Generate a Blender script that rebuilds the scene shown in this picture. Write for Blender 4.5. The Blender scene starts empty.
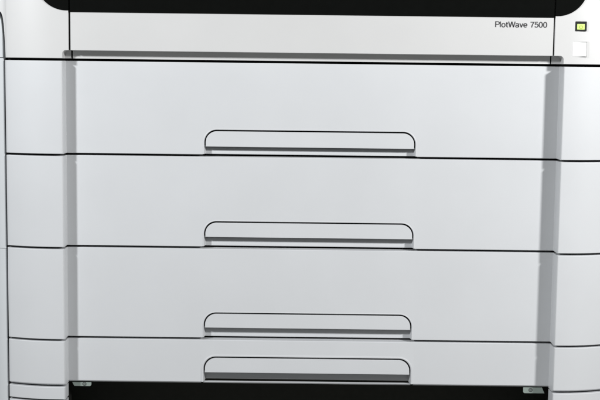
import bpy, bmesh, math
from mathutils import Vector, Matrix

scn = bpy.context.scene
col = scn.collection
pi = math.pi

# ------------------------------------------------------------------ materials
def new_mat(name):
    m = bpy.data.materials.new(name); m.use_nodes = True
    nt = m.node_tree; b = nt.nodes['Principled BSDF']
    return m, nt, b

def plastic(name, rgb, rough=0.42, grain=0.10, spec=0.5, mottled=0.018):
    """moulded machine plastic: very fine eroded grain, faint mottling, slightly uneven gloss"""
    m, nt, b = new_mat(name); N = nt.nodes.new; L = nt.links.new
    tc = N('ShaderNodeTexCoord')
    n1 = N('ShaderNodeTexNoise'); n1.inputs['Scale'].default_value = 900; n1.inputs['Detail'].default_value = 3
    n2 = N('ShaderNodeTexNoise'); n2.inputs['Scale'].default_value = 5.5; n2.inputs['Detail'].default_value = 5
    n3 = N('ShaderNodeTexNoise'); n3.inputs['Scale'].default_value = 3.0; n3.inputs['Detail'].default_value = 1
    for n in (n1, n2, n3): L(tc.outputs['Object'], n.inputs['Vector'])
    mr = N('ShaderNodeMapRange'); mr.inputs[1].default_value = .3; mr.inputs[2].default_value = .7
    mr.inputs[3].default_value = 1 - mottled; mr.inputs[4].default_value = 1 + mottled
    L(n2.outputs['Fac'], mr.inputs[0])
    mx = N('ShaderNodeVectorMath'); mx.operation = 'SCALE'; mx.inputs[0].default_value = rgb
    L(mr.outputs[0], mx.inputs['Scale']); L(mx.outputs[0], b.inputs['Base Color'])
    rr = N('ShaderNodeMapRange'); rr.inputs[3].default_value = rough - .05; rr.inputs[4].default_value = rough + .05
    L(n2.outputs['Fac'], rr.inputs[0]); L(rr.outputs[0], b.inputs['Roughness'])
    bp = N('ShaderNodeBump'); bp.inputs['Strength'].default_value = grain; bp.inputs['Distance'].default_value = .0006
    L(n1.outputs['Fac'], bp.inputs['Height'])
    bp2 = N('ShaderNodeBump'); bp2.inputs['Strength'].default_value = .06; bp2.inputs['Distance'].default_value = .004
    L(n3.outputs['Fac'], bp2.inputs['Height']); L(bp.outputs[0], bp2.inputs['Normal'])
    L(bp2.outputs[0], b.inputs['Normal'])
    b.inputs['Specular IOR Level'].default_value = spec
    return m

def simple(name, rgb, rough=.5, metal=0., spec=.5):
    m, nt, b = new_mat(name); N = nt.nodes.new; L = nt.links.new
    tc = N('ShaderNodeTexCoord'); n = N('ShaderNodeTexNoise'); n.inputs['Scale'].default_value = 60; n.inputs['Detail'].default_value = 4
    L(tc.outputs['Object'], n.inputs['Vector'])
    mr = N('ShaderNodeMapRange'); mr.inputs[3].default_value = .85; mr.inputs[4].default_value = 1.15
    L(n.outputs['Fac'], mr.inputs[0])
    mx = N('ShaderNodeVectorMath'); mx.operation = 'SCALE'; mx.inputs[0].default_value = rgb
    L(mr.outputs[0], mx.inputs['Scale']); L(mx.outputs[0], b.inputs['Base Color'])
    b.inputs['Roughness'].default_value = rough; b.inputs['Metallic'].default_value = metal
    b.inputs['Specular IOR Level'].default_value = spec
    return m

M_DRAWER = plastic('drawer_plastic', (.542, .555, .568))
M_UPPER  = plastic('cover_plastic', (.528, .530, .527))
M_SIDE   = plastic('side_plastic', (.50, .522, .535))
M_BUTTON = plastic('button_plastic', (.70, .71, .70), rough=.3)
M_BLACK  = simple('smoked_window', (.0042, .0046, .0042), rough=.14, spec=.06)
M_DARK   = simple('dark_interior', (.010, .010, .009), rough=.7, spec=.2)
M_VOID   = simple('dark_cavity', (.022, .023, .019), rough=.8, spec=.2)
M_INK    = simple('print_ink', (.045, .045, .048), rough=.6)
M_BEZEL  = simple('black_bezel', (.013, .014, .013), rough=.3)
M_STEEL  = simple('zinc_plate', (.30, .355, .325), rough=.45, metal=.35)
M_STAMP  = simple('stamped_mark', (.06, .065, .065), rough=.6)
M_FLOOR  = simple('floor_vinyl', (.36, .36, .35), rough=.5)

def lamp_mat():
    m, nt, b = new_mat('lit_lens')
    b.inputs['Base Color'].default_value = (.33, .44, .13, 1); b.inputs['Roughness'].default_value = .3
    b.inputs['Emission Color'].default_value = (.72, 1., .28, 1); b.inputs['Emission Strength'].default_value = .56
    return m
M_LENS = lamp_mat()
M_LENSMARK = simple('lens_symbol', (.22, .34, .03), rough=.4)
M_LENSMARK.node_tree.nodes['Principled BSDF'].inputs['Emission Color'].default_value = (.8, 1., .06, 1)
M_LENSMARK.node_tree.nodes['Principled BSDF'].inputs['Emission Strength'].default_value = .20

# ------------------------------------------------------------------ helpers
def link(name, me, mat, parent=None):
    me.materials.clear(); me.materials.append(mat)
    o = bpy.data.objects.new(name, me); col.objects.link(o)
    if parent: o.parent = parent
    return o

def finish(bm, name, mat, parent=None, smooth=35):
    bmesh.ops.remove_doubles(bm, verts=bm.verts, dist=1e-6)
    bmesh.ops.dissolve_degenerate(bm, edges=bm.edges, dist=1e-6)
    bmesh.ops.recalc_face_normals(bm, faces=bm.faces)
    me = bpy.data.meshes.new(name); bm.to_mesh(me); bm.free()
    if smooth:
        for p in me.polygons: p.use_smooth = True
        me.set_sharp_from_angle(angle=math.radians(smooth))
    o = link(name, me, mat, parent)
    if smooth: weighted(o)
    return o

def weighted(o):
    m = o.modifiers.new('normals', 'WEIGHTED_NORMAL'); m.keep_sharp = True; m.weight = 100; m.mode = 'FACE_AREA'

def grid(bm, rows):
    """rows of equal-length point lists -> quads"""
    V = [[bm.verts.new(p) for p in r] for r in rows]
    for a, b in zip(V, V[1:]):
        for i in range(len(a) - 1):
            q = [a[i], a[i+1], b[i+1], b[i]]
            try: bm.faces.new(q)
            except ValueError: pass
    return V

def box(bm, x0, x1, y0, y1, z0, z1):
    v = [bm.verts.new((x, y, z)) for x in (x0, x1) for y in (y0, y1) for z in (z0, z1)]
    for f in ((0,1,3,2), (4,6,7,5), (0,4,5,1), (2,3,7,6), (0,2,6,4), (1,5,7,3)):
        bm.faces.new([v[i] for i in f])

def strip_section(y, z0, z1, r, yb, under=0):
    """front-to-back outline of a panel edge: rounded lips top and bottom, under = deeper undercut below"""
    low = [(yb, z0), (y + r, z0), (y + .5*r, z0 + .13*r), (y + .13*r, z0 + .5*r), (y, z0 + r)]
    if under: low = [(yb, z0), (y + .0105, z0), (y + .0022, z0 + .0036), (y + .0006, z0 + .0047), (y, z0 + .0062)]
    return low + [(y, z1 - r), (y + .13*r, z1 - .5*r), (y + .5*r, z1 - .13*r), (y + r, z1), (yb, z1)]

def sweep(bm, prof, z0, z1, r=.0016, yb=.03, cap=True, under=0):
    """vertical panel following a plan profile [(x, y)], z0/z1 constant or functions of x"""
    rows = []
    for x, y in prof:
        a = z0(x) if callable(z0) else z0
        b = z1(x) if callable(z1) else z1
        rows.append([(x, yy, zz) for yy, zz in strip_section(y, a, b, r, yb, under)])
    V = grid(bm, rows)
    if cap:
        for r_ in (V[0], V[-1]): bm.faces.new(r_)
    return V

def prism(bm, pts, y0, y1, ch=.001):
    """flat outline in x,z standing between y0 (front) and y1, front edge chamfered by ch"""
    n = len(pts)
    def inset(d):
        out = []
        for i in range(n):
            p, a, b = (Vector(pts[k]) for k in (i, i-1, (i+1) % n))
            e1 = (p - a).normalized(); e2 = (b - p).normalized()
            n1 = Vector((-e1.y, e1.x)); n2 = Vector((-e2.y, e2.x))
            m = n1 + n2; m = m / max(m.length_squared * .5, .3)
            out.append(p + m * d)
        return out
    area = sum(pts[i-1][0]*pts[i][1] - pts[i][0]*pts[i-1][1] for i in range(n))
    s = 1 if area > 0 else -1
    rings = [[(p[0], y1, p[1]) for p in pts], [(p[0], y0 + ch, p[1]) for p in pts],
             [(p[0], y0 + .3*ch, p[1]) for p in inset(s * .3 * ch)], [(p[0], y0, p[1]) for p in inset(s * ch)]]
    V = [[bm.verts.new(p) for p in r] for r in rings]
    for a, b in zip(V, V[1:]):
        for i in range(n): bm.faces.new([a[i-1], a[i], b[i], b[i-1]])
    bm.faces.new(V[0]); bm.faces.new(V[-1])

def arc(cx, cz, r, a0, a1, n=14):
    return [(cx + r*math.cos(math.radians(a0 + (a1-a0)*i/n)), cz + r*math.sin(math.radians(a0 + (a1-a0)*i/n))) for i in range(n+1)]

def ring(bm, cx, cz, r, w, y, a0=0, a1=360, n=28, t=.0004):
    o = arc(cx, cz, r + w/2, a0, a1, n); i = arc(cx, cz, r - w/2, a0, a1, n)
    rows = [[(a[0], y + t, a[1]), (a[0], y, a[1]), (b[0], y, b[1]), (b[0], y + t, b[1])] for a, b in zip(o, i)]
    V = grid(bm, rows)
    if a1 - a0 < 360:
        bm.faces.new(V[0]); bm.faces.new(V[-1])

def difference(o, cutter):
    o.modifiers.clear()
    m = o.modifiers.new('cut', 'BOOLEAN'); m.operation = 'DIFFERENCE'; m.object = cutter; m.solver = 'EXACT'
    dg = bpy.context.evaluated_depsgraph_get(); dg.update()
    me = bpy.data.meshes.new_from_object(o.evaluated_get(dg))
    o.modifiers.clear(); old = o.data; name = old.name; o.data = me; bpy.data.meshes.remove(old); me.name = name

# ------------------------------------------------------------------ dimensions (metres)
CX = .0205                       # centre line of the machine
FYR = -.0405; FY = -.035                       # front of the side columns; drawer faces lie at y = 0
XL, XR = -.6495, .6905           # outer edges of the drawer fronts
SEAM = [1.0555, .8475, .6410, .4335, .3290]
GAP = .0048

def step_wall(xf, yf, xb, r, n=6):
    """column edge rounded by r, then a nearly square step back to the drawer face at y = 0"""
    sg = 1 if xb >= xf else -1
    if xf > 0: sg = -1
    pts = [(xf - sg*r + sg*r*math.sin(t), yf + r - r*math.cos(t)) for t in [i*pi/2/n for i in range(n+1)]]
    q = .0016
    return pts + [(xb, -q), (xb + sg*q*.3, -q*.3), (xb + sg*q, 0)]

bulge = [(0, -.0125), (.0015, -.0145), (.006, -.0165), (.018, -.0205), (.034, -.0252), (.052, -.0295), (.072, -.0328), (.092, -.0346), (.108, FY)]
LEFTP = [(XL + a, y) for a, y in bulge] + step_wall(-.5200, FY, -.5195, .0050)
RIGHTP = list(reversed([(XR - a, y*FYR/FY) for a, y in bulge]))
RIGHTP = [p for p in reversed(step_wall(.5690, FYR, .5680, .0030))] + RIGHTP

# ------------------------------------------------------------------ the printer
printer = bpy.data.objects.new('plan_printer', None); col.objects.link(printer)
printer['label'] = 'large pale grey plan printer front with four wide roll drawers and black window strip'
printer['category'] = 'printer'

# ---- drawers
def drawer(z0, z1, htop, hbot, last=False):
    z0 += GAP/2 - (.002 if last else 0); z1 -= GAP/2
    bm = bmesh.new()
    hl, hr, R = -.2105, .2515, .0245         # handle outline
    g = .0032                                # dark gap round the handle
    yl = .0175 if not last else .0260     # depth of the scoop's lip
    rim = .0034 if not last else .0062      # raised bead outside the gap
    er = .0016
    yb = .03
    lx, rx = hl - g - rim, hr + g + rim
    # side portions, full height
    sweep(bm, LEFTP + [(-.36, 0), (lx, 0)], z0, z1, r=er, yb=yb, under=last)
    sweep(bm, [(rx, 0), (.40, 0)] + RIGHTP, z0, z1, r=er, yb=yb, under=last)
    # arch outline from lower left, over the top, to lower right; d = offset outside the handle outline
    def arch(d, low):
        r = R + d
        L = arc(hl + R, htop - R, r, 180, 90, 12); Rr = arc(hr - R, htop - R, r, 90, 0, 12)
        zs = [low, low + .004, hbot - .006, hbot, hbot + .003]
        return [(hl - d, z) for z in zs] + L + Rr + [(hr + d, z) for z in reversed(zs)]
    zr = z0 + (.0012 if not last else .0052)
    C0 = arch(g + rim, zr); C1 = arch(g + rim*.5, zr); C2 = arch(g, zr)
    # face above the arch
    top = [p for p in C0 if p[1] >= htop - R - 1e-6]
    rows = [[(x, yy, zz) for yy, zz in strip_section(0, z0, z1, er, yb)[4:]] for x, _ in top]
    for r_, (x, z) in zip(rows, top): r_[0] = (x, 0, z)
    grid(bm, rows)
    # rim, then the wall going in; below the handle the wall flares into a scoop
    def inner(p):
        x, z = p
        k = max(0, min(1, (hbot + .003 - z) / .004)); k = k*k*(3 - 2*k)
        sgn = 1 if x < CX else -1
        return (x + sgn * (.0005 + .0025*k), .0055 + (yl + .002 - .0055)*k, z)
    rings = [[(x, 0, z) for x, z in C0], [(x, -.0008 if not last else -.0015, z) for x, z in C1], [(x, .0010, z) for x, z in C2], [inner(p) for p in C2]]
    mid = [tuple((Vector(a)*.45 + Vector(b)*.55)[:]) for a, b in zip(rings[2], rings[3])]
    n = len(mid)
    grid(bm, [rings[0], rings[1], [(x, -.0006 if not last else -.0011, z) for x, z in arch(g + rim*.16, zr)], rings[2], mid, rings[3]])
    # back of the scoop: a lip that leans back as it rises behind the handle
    zl = z0 if not last else .3353
    lip = hbot - zl
    sec = [(.050, zl), (yl + .0015, zl), (yl + .0005, zl + .0006), (yl, zl + .0018), (yl + .0002, zl + lip*.35), (yl + .0015, zl + lip*.75),
           (yl + .005, hbot + .001), (yl + .009, hbot + .006), (yl + .015, hbot + .014), (yl + .021, hbot + .019)]
    xs = [hl - g + .0015, hl + .05, CX, hr - .05, hr + g - .0015]
    grid(bm, [[(x, y, z) for y, z in sec] for x in xs])
    if last:                              # cross rail closing the scoop of the shallow drawer
        rail = [(.0125, z0), (.0105, z0), (.0028, z0 + .0040), (.0026, z0 + .0046), (.0036, z0 + .0050), (.0125, z0 + .0050)]
        grid(bm, [[(x, y, z) for y, z in rail] for x in [hl - g - .0004] + xs[1:-1] + [hr + g + .0004]])
    o = finish(bm, 'drawer', M_DRAWER, printer)
    if last: o['label'] = 'shallow lowest drawer, half the height of the others'
    # the pull itself
    bm = bmesh.new()
    pts = [(hl, hbot)] + arc(hl + R, htop - R, R, 180, 90, 14) + arc(hr - R, htop - R, R, 90, 0, 14) + [(hr, hbot)]
    prism(bm, pts, -.0002, .007, .0011)
    finish(bm, 'handle', M_DRAWER, o)
    return o

HT = [(.9018, .8676), (.6975, .6652), (.4905, .4590), (.3892, .3560)]
for i in range(4):
    drawer(SEAM[i+1], SEAM[i], *HT[i], last=(i == 3))

# ---- upper cover: centre panel between two corner covers
ZU = 1.46
zb = 1.0555 + .0030
tub_f = [(-.5203, 1.0)] + arc(-.5203 + .008, 1.0765 - .008, .008, 180, 90, 6) + arc(.5690 - .008, 1.0765 - .008, .008, 90, 0, 6) + [(.5690, 1.0)]
tub_b = [(-.5195, 1.0)] + arc(-.5195 + .008, 1.0755 - .008, .008, 180, 90, 6) + arc(.5680 - .008, 1.0755 - .008, .008, 90, 0, 6) + [(.5680, 1.0)]
bm = bmesh.new()
fx = lambda k: [(a[0]*(1-k) + b[0]*k, a[1]*(1-k) + b[1]*k) for a, b in zip(tub_f, tub_b)]
rows = [[(x, FY - .03, z) for x, z in tub_f], [(x, FY, z) for x, z in tub_f], [(x, FY + .002, z) for x, z in fx(.18)], [(x, -.0055, z) for x, z in tub_b]]
V = grid(bm, [r + [r[0]] for r in rows]); bmesh.ops.remove_doubles(bm, verts=bm.verts, dist=1e-7)
bm.verts.ensure_lookup_table()
bmesh.ops.holes_fill(bm, edges=[e for e in bm.edges if e.is_boundary])
tub = finish(bm, 'tub', M_UPPER, None, 0)

def resmooth(o):
    me = o.data
    for p in me.polygons: p.use_smooth = True
    me.set_sharp_from_angle(angle=math.radians(35))
    weighted(o)

bm = bmesh.new()
sweep(bm, [(-.5024, FY + .003), (-.5021, FY + .0008), (-.5013, FY), (.5441, FY), (.5449, FY + .0008), (.5452, FY + .003)], zb, ZU, yb=.06)
front = finish(bm, 'front_cover', M_UPPER, printer); difference(front, tub); resmooth(front)

def edge_curve(a):
    """lower edge of a corner cover, a = distance outside the drawer edge"""
    if a <= 0: return zb
    pts = [(0, zb), (.0012, 1.085), (.0026, 1.110), (.0042, 1.132), (.0062, 1.147), (.0095, 1.156), (.016, 1.161), (.06, 1.1635)]
    for (a0, z0), (a1, z1) in zip(pts, pts[1:]):
        if a <= a1: return z0 + (z1 - z0)*(a - a0)/(a1 - a0)
    return 1.1635
outs = [.058, .050, .040, .030, .022, .016, .0125, .0095, .0078, .0062, .0050, .0042, .0034, .0026, .0012, .0004, 0]
def outy(a): return -.0125 + .0030*(a/.01) if a < .012 else -.0089 + (a - .012)**2*22
def cover_profile(side):
    base = [(-a, outy(a)) for a in outs] + bulge[1:] + [(.125, FY), (.1425, FY), (.1430, FY + .0008), (.1433, FY + .003)]
    if side < 0: return [(XL + a + .0005*0, y) for a, y in base]
    return [(XR - a, y) for a, y in reversed(base)]
for side in (-1, 1):
    bm = bmesh.new()
    fn = (lambda x: edge_curve(XL + .0015 - x - .0035*0)) if side < 0 else (lambda x: edge_curve(x - XR + .0015))
    P = cover_profile(side)
    if side > 0: P = [(x + (.0008 if x < .56 else 0), y) for x, y in P]
    sweep(bm, P, fn, ZU, r=.0014, yb=.06)
    o = finish(bm, 'corner_cover', M_UPPER, printer); difference(o, tub); resmooth(o)
bpy.data.objects.remove(tub)
# added black strips standing in for shade deep in the cover and side seams
for x0, x1 in ((-.5061, -.5025), (.5453, .5490)):
    bm = bmesh.new(); box(bm, x0, x1, FY + .0045, .055, 1.0772, ZU - .002); box(bm, x0, x1, -.0025, .055, zb + .001, 1.0770)
    finish(bm, 'seam_shade_strip', M_DARK, printer, 0)
for x0, x1 in ((XL - .0031, XL - .0002), (XR + .0002, XR + .0031)):
    bm = bmesh.new(); box(bm, x0, x1, -.0055, .046, .02, 1.056); finish(bm, 'seam_shade_strip', M_DARK, printer, 0)

# ---- black window strip (three pieces, rounded lower corners)
WZ = 1.1615; WT = 1.385; RW = .066
bm = bmesh.new(); prism(bm, [(-.5028, WZ - .0035), (.5456, WZ - .0035), (.5456, WT), (-.5028, WT)], FY - .0022, FY + .004, .0012)
finish(bm, 'window_strip', M_BLACK, printer)
for s in (-1, 1):
    xe = CX + s*.5275
    xi = -.5057 if s < 0 else .5481
    c = [(xi, WT), (xi, WZ)] + [(xe + s*(.004 + RW*math.sin(t)), WZ + RW*(1 - math.cos(t))) for t in [i*pi/2/16 for i in range(17)]] + [(xe + s*(.004 + RW), WT)]
    bm = bmesh.new(); prism(bm, c if s > 0 else c[::-1], FY - .0020, FY + .004, .0012)
    finish(bm, 'window_end', M_BLACK, printer)

# ---- lettering on the front cover
# grotesque capitals and figures drawn as even strokes on a 100-unit cap height
def ell(cx, cy, rx, ry, a0, a1, n=18):
    return [(cx + rx*math.cos(math.radians(a0 + (a1-a0)*i/n)), cy + ry*math.sin(math.radians(a0 + (a1-a0)*i/n))) for i in range(n+1)]
GL = {
 'P': (64, [[(6, 0), (6, 95), (33, 95)] + ell(34, 71, 24, 24, 80, -80, 12) + [(33, 47), (6, 47)]]),
 'l': (24, [[(8, 0), (8, 100)]]),
 'o': (62, [ell(28, 35, 23, 33, 0, 360, 24)]),
 't': (36, [[(14, 88), (14, 18)] + ell(26, 17, 12, 13, 180, 275, 8) + [(32, 5)], [(1, 66), (30, 66)]]),
 'W': (100, [[(3, 100), (26, 0)], [(25, 0), (50, 100)], [(48, 100), (73, 0)], [(72, 0), (95, 100)]]),
 'a': (60, [[(5, 53)] + ell(25, 51, 19, 17, 150, 10, 10) + [(45, 45), (45, 12), (50, 3)], [(45, 38), (26, 35)] + ell(21, 19, 16, 16, 100, 270, 12) + ell(27, 22, 18, 19, 270, 355, 6)]),
 'v': (54, [[(3, 70), (26, 0)], [(24, 0), (47, 70)]]),
 'e': (62, [[(5, 36), (50, 36)] + ell(27.5, 36, 22.5, 32, 0, 318, 24)]),
 ' ': (32, []),
 '7': (62, [[(5, 93), (54, 93), (40, 64), (29, 32), (24, 0)]]),
 '5': (62, [[(50, 94), (16, 94), (10, 52)] + ell(28, 34, 24, 29, 125, -150, 20)]),
 '0': (62, [ell(28, 49, 22.5, 46, 0, 360, 26)]),
}
def stroke(bm, pts, hw, closed):
    n = len(pts); L = []; Rr = []
    for i in range(n):
        a = Vector(pts[i-1] if (i or closed) else pts[0]); p = Vector(pts[i]); b = Vector(pts[(i+1) % n] if (i < n-1 or closed) else pts[-1])
        e1 = p - a; e2 = b - p
        if e1.length < 1e-6: e1 = e2
        if e2.length < 1e-6: e2 = e1
        e1.normalize(); e2.normalize()
        m = Vector((-e1.y - e2.y, e1.x + e2.x)); m = m / max(m.length_squared*.5, .32)
        L.append(p + m*hw); Rr.append(p - m*hw)
    rng = range(n) if closed else range(n-1)
    vl = [bm.verts.new((q.x, q.y, 0)) for q in L]; vr = [bm.verts.new((q.x, q.y, 0)) for q in Rr]
    for i in rng:
        k = (i+1) % n
        bm.faces.new((vl[i], vr[i], vr[k], vl[k]))
bm = bmesh.new(); pen = 0
for ch in 'PlotWave 7500':
    adv, strokes = GL[ch]
    for st in strokes:
        cl = len(st) > 3 and (Vector(st[0]) - Vector(st[-1])).length < .01
        before = set(bm.verts)
        stroke(bm, st[:-1] if cl else st, 7.9, cl)
        for v in bm.verts:
            if v not in before: v.co.x += pen
    pen += adv
kx = .1120 / pen * 1.01; kz = .0122 / 100
bm.transform(Matrix.Translation((.4183, FY - .00025, 1.1368)) @ Matrix.Rotation(pi/2, 4, 'X') @ Matrix.Diagonal((kx, kz, 1, 1)))
finish(bm, 'lettering', M_INK, front, 0)

# ---- power lamp and push button on the right corner cover
def rrect(x0, x1, z0, z1, r, n=4):
    return arc(x1-r, z1-r, r, 0, 90, n) + arc(x0+r, z1-r, r, 90, 180, n) + arc(x0+r, z0+r, r, 180, 270, n) + arc(x1-r, z0+r, r, 270, 360, n)
LX0, LX1, LZ0, LZ1 = .5920, .6165, 1.1300, 1.1512
yq = FY + .0008
bm = bmesh.new()
prism(bm, rrect(LX0, LX1, LZ0, LZ1, .0012), yq - .0022, yq + .006, .0008)
bez = finish(bm, 'power_lamp', M_BEZEL, printer)
bm = bmesh.new(); prism(bm, rrect(.5955, .6118, 1.1335, 1.1455, .0008), yq - .0030, yq, .0005)
finish(bm, 'lens', M_LENS, bez)
bm = bmesh.new(); ring(bm, .6038, 1.1390, .0034, .0014, yq - .0034, 125, 415)
box(bm, .6033, .6043, yq - .0034, yq - .0030, 1.1396, 1.1434)
finish(bm, 'power_symbol', M_LENSMARK, bez)
bm = bmesh.new()
xb0, xb1, zb0, zb1 = .5868, .6178, 1.0760, 1.1062
o_ = rrect(xb0 - .0026, xb1 + .0026, zb0 - .0026, zb1 + .0026, .002); i_ = rrect(xb0 - .0006, xb1 + .0006, zb0 - .0006, zb1 + .0006, .001)
fr = []
for pts, y in ((o_, yq + .004), (o_, yq - .0006), (i_, yq - .0006), (i_, yq - .0002)): fr.append([(x, y, z) for x, z in pts + pts[:1]])
grid(bm, fr)
btn = finish(bm, 'push_button', M_UPPER, printer)
bm = bmesh.new(); prism(bm, rrect(xb0, xb1, zb0, zb1, .0012), yq - .0014, yq + .004, .0008)
finish(bm, 'key_cap', M_BUTTON, btn)

# ---- plinth blocks below the lowest drawer, either side of the dark opening
def plinth(P, z0, z1):
    bm = bmesh.new(); sweep(bm, P, z0, z1, r=.0014, yb=.0035); return finish(bm, 'plinth_block', M_DRAWER, printer)
bl = [(XL + a, y) for a, y in bulge] + step_wall(-.5200, FY, -.5195, .0050)[:-3] + [(-.5196, -.004), (-.5195, .0)]
br = [(.5680, 0.), (.5681, -.004)] + list(reversed(step_wall(.5690, FYR, .5680, .0030)[:-3])) + list(reversed([(XR - a, y*FYR/FY) for a, y in bulge]))
for P in (bl, br):
    plinth(P, .2962 + GAP/2, SEAM[4] - .0022)
    plinth(P, .012, .2962 - GAP/2)

# ---- zinc latch plates hanging under the lowest drawer
for s, x0, x1 in ((-1, -.5120, -.4685), (1, .5115, .5630)):
    bm = bmesh.new(); zt, zl = .3285, (.3195 if s < 0 else .3150)
    if s < 0: pts = [(x0, zt), (x0 + .005, zl)] + arc(x1 - .004, zl + .004, .004, 270, 360, 5) + [(x1, zt)]
    else: pts = [(x0, zt)] + arc(x0 + .004, zl + .004, .004, 180, 270, 5) + [(x1 - .003, zl), (x1 - .009, zt)]
    prism(bm, pts, .006, .009, .0005)
    pl = finish(bm, 'latch_plate', M_STEEL, printer)
    cxm = x1 - .0155 if s < 0 else x0 + .0165; czm = (zt + zl)/2 + .0008
    bm = bmesh.new(); ring(bm, cxm, czm, .0036, .0018, .0055, 0, 360); ring(bm, cxm + .0002, czm - .0002, .0010, .0008, .0055, 20, 300, 12)
    if s < 0: box(bm, cxm - .0005, cxm + .0040, .0055, .0060, czm - .0034, czm - .0026)
    finish(bm, 'rivet_mark', M_STAMP, pl)

# ---- side panels
for s in (-1, 1):
    X = XL if s < 0 else XR
    prev = None
    for z0, z1 in ((.02, .6350), (.6358, 1.0575), (1.0590, 1.1610)):
        bm = bmesh.new()
        gap = .0032 if z1 < 1.1 else .0044
        base = [(gap, .010), (gap, -.0075), (gap + .0012, -.0098), (gap + .004, -.0106), (gap + .012, -.0100), (gap + .024, -.0065),
                (gap + .036, .001), (gap + .046, .013), (gap + .052, .030), (gap + .055, .06), (gap + .055, .70)]
        P = [(X + s*a, y) for a, y in base]
        if s < 0: P = P[::-1]
        if z1 > 1.1:
            fn = lambda x, X=X, s=s: edge_curve(max(.0002, s*(x - X) - .0030)) - .0012 if s*(x-X) < .03 else 1.1615
            sweep(bm, P, z0, lambda x, f=fn: max(f(x), z0 + .02), r=.001, yb=.71)
        else: sweep(bm, P, z0, z1, r=.0008, yb=.71)
        finish(bm, 'side_panel', M_SIDE, printer)

    bm = bmesh.new(); xa = X + s*.0560; xb_ = X + s*.0500
    box(bm, min(xa, xb_), max(xa, xb_), .0615, .71, 1.1640, 1.4595)
    finish(bm, 'side_panel', M_UPPER, printer, 0)

# ---- inner body, cavity, rear and lid
bm = bmesh.new(); box(bm, XL - .004, XR + .004, .048, .70, .335, 1.44); box(bm, XL - .0025, -.5215, .0045, .05, .02, 1.44); box(bm, .5705, XR + .0025, .0045, .05, .02, 1.44)
finish(bm, 'inner_body', M_DARK, printer, 0)
bm = bmesh.new(); box(bm, XL - .004, XR + .004, .17, .70, .012, .334)
finish(bm, 'cavity', M_VOID, printer, 0)
bm = bmesh.new(); prism(bm, rrect(XL - .06, XR + .06, 1.4605, 1.50, .012), -.030, .72, .004); finish(bm, 'lid', M_UPPER, printer)
bm = bmesh.new(); prism(bm, [(XL - .055, .02), (XR + .055, .02), (XR + .055, 1.46), (XL - .055, 1.46)], .711, .735, .002); finish(bm, 'rear_panel', M_SIDE, printer)
for x in (XL + .02, XR - .02):
    for s in (-1, 1):
        bm = bmesh.new(); prism(bm, rrect(x - .03, x + .03, .0, .0115, .003), .05 if s < 0 else .60, .11 if s < 0 else .66, .002); finish(bm, 'foot', M_DARK, printer)

# ------------------------------------------------------------------ floor
bm = bmesh.new(); v = [bm.verts.new(p) for p in ((-5, -5, 0), (5, -5, 0), (5, 4, 0), (-5, 4, 0))]; bm.faces.new(v)
fl = finish(bm, 'floor', M_FLOOR, None, 0); fl['kind'] = 'structure'

# ------------------------------------------------------------------ light
w = bpy.data.worlds.new('World'); scn.world = w; w.use_nodes = True
bg = w.node_tree.nodes['Background']; bg.inputs[0].default_value = (.93, .97, 1., 1); bg.inputs[1].default_value = .10
def area(name, loc, target, size, power, color):
    l = bpy.data.lights.new(name, 'AREA'); l.shape = 'RECTANGLE'; l.size, l.size_y = size; l.energy = power; l.color = color
    o = bpy.data.objects.new(name, l); col.objects.link(o); o.location = loc
    o.rotation_euler = (Vector(target) - Vector(loc)).to_track_quat('-Z', 'Y').to_euler()
    return o
area('lamp_left', (-1.76, -1.72, 1.83), (-.10, 0, .85), (.19, .19), 56, (.972, .985, 1.))
area('lamp_right', (1.77, -1.46, 1.73), (.32, 0, .97), (.18, .18), 59, (.995, .99, .985))

# ------------------------------------------------------------------ camera
f_px, pitch, roll, D, ZC = 1265., math.radians(6.3), math.radians(.68), 2.8, 1.06
cam = bpy.data.cameras.new('camera'); co = bpy.data.objects.new('camera', cam); col.objects.link(co)
cam.sensor_width = 36; cam.lens = 36*f_px/600; cam.clip_end = 100
fwd = Vector((0, math.cos(pitch), -math.sin(pitch))); right = Vector((1, 0, 0)); up = Vector((0, math.sin(pitch), math.cos(pitch)))
r2 = right*math.cos(roll) + up*math.sin(roll); u2 = -right*math.sin(roll) + up*math.cos(roll)
M = Matrix((r2, u2, -fwd)).transposed().to_4x4(); M.translation = (0, -D, ZC)
co.matrix_world = M
scn.camera = co
scn.view_settings.view_transform = 'Standard'; scn.view_settings.look = 'None'
scn.view_settings.exposure = 0; scn.view_settings.gamma = 1
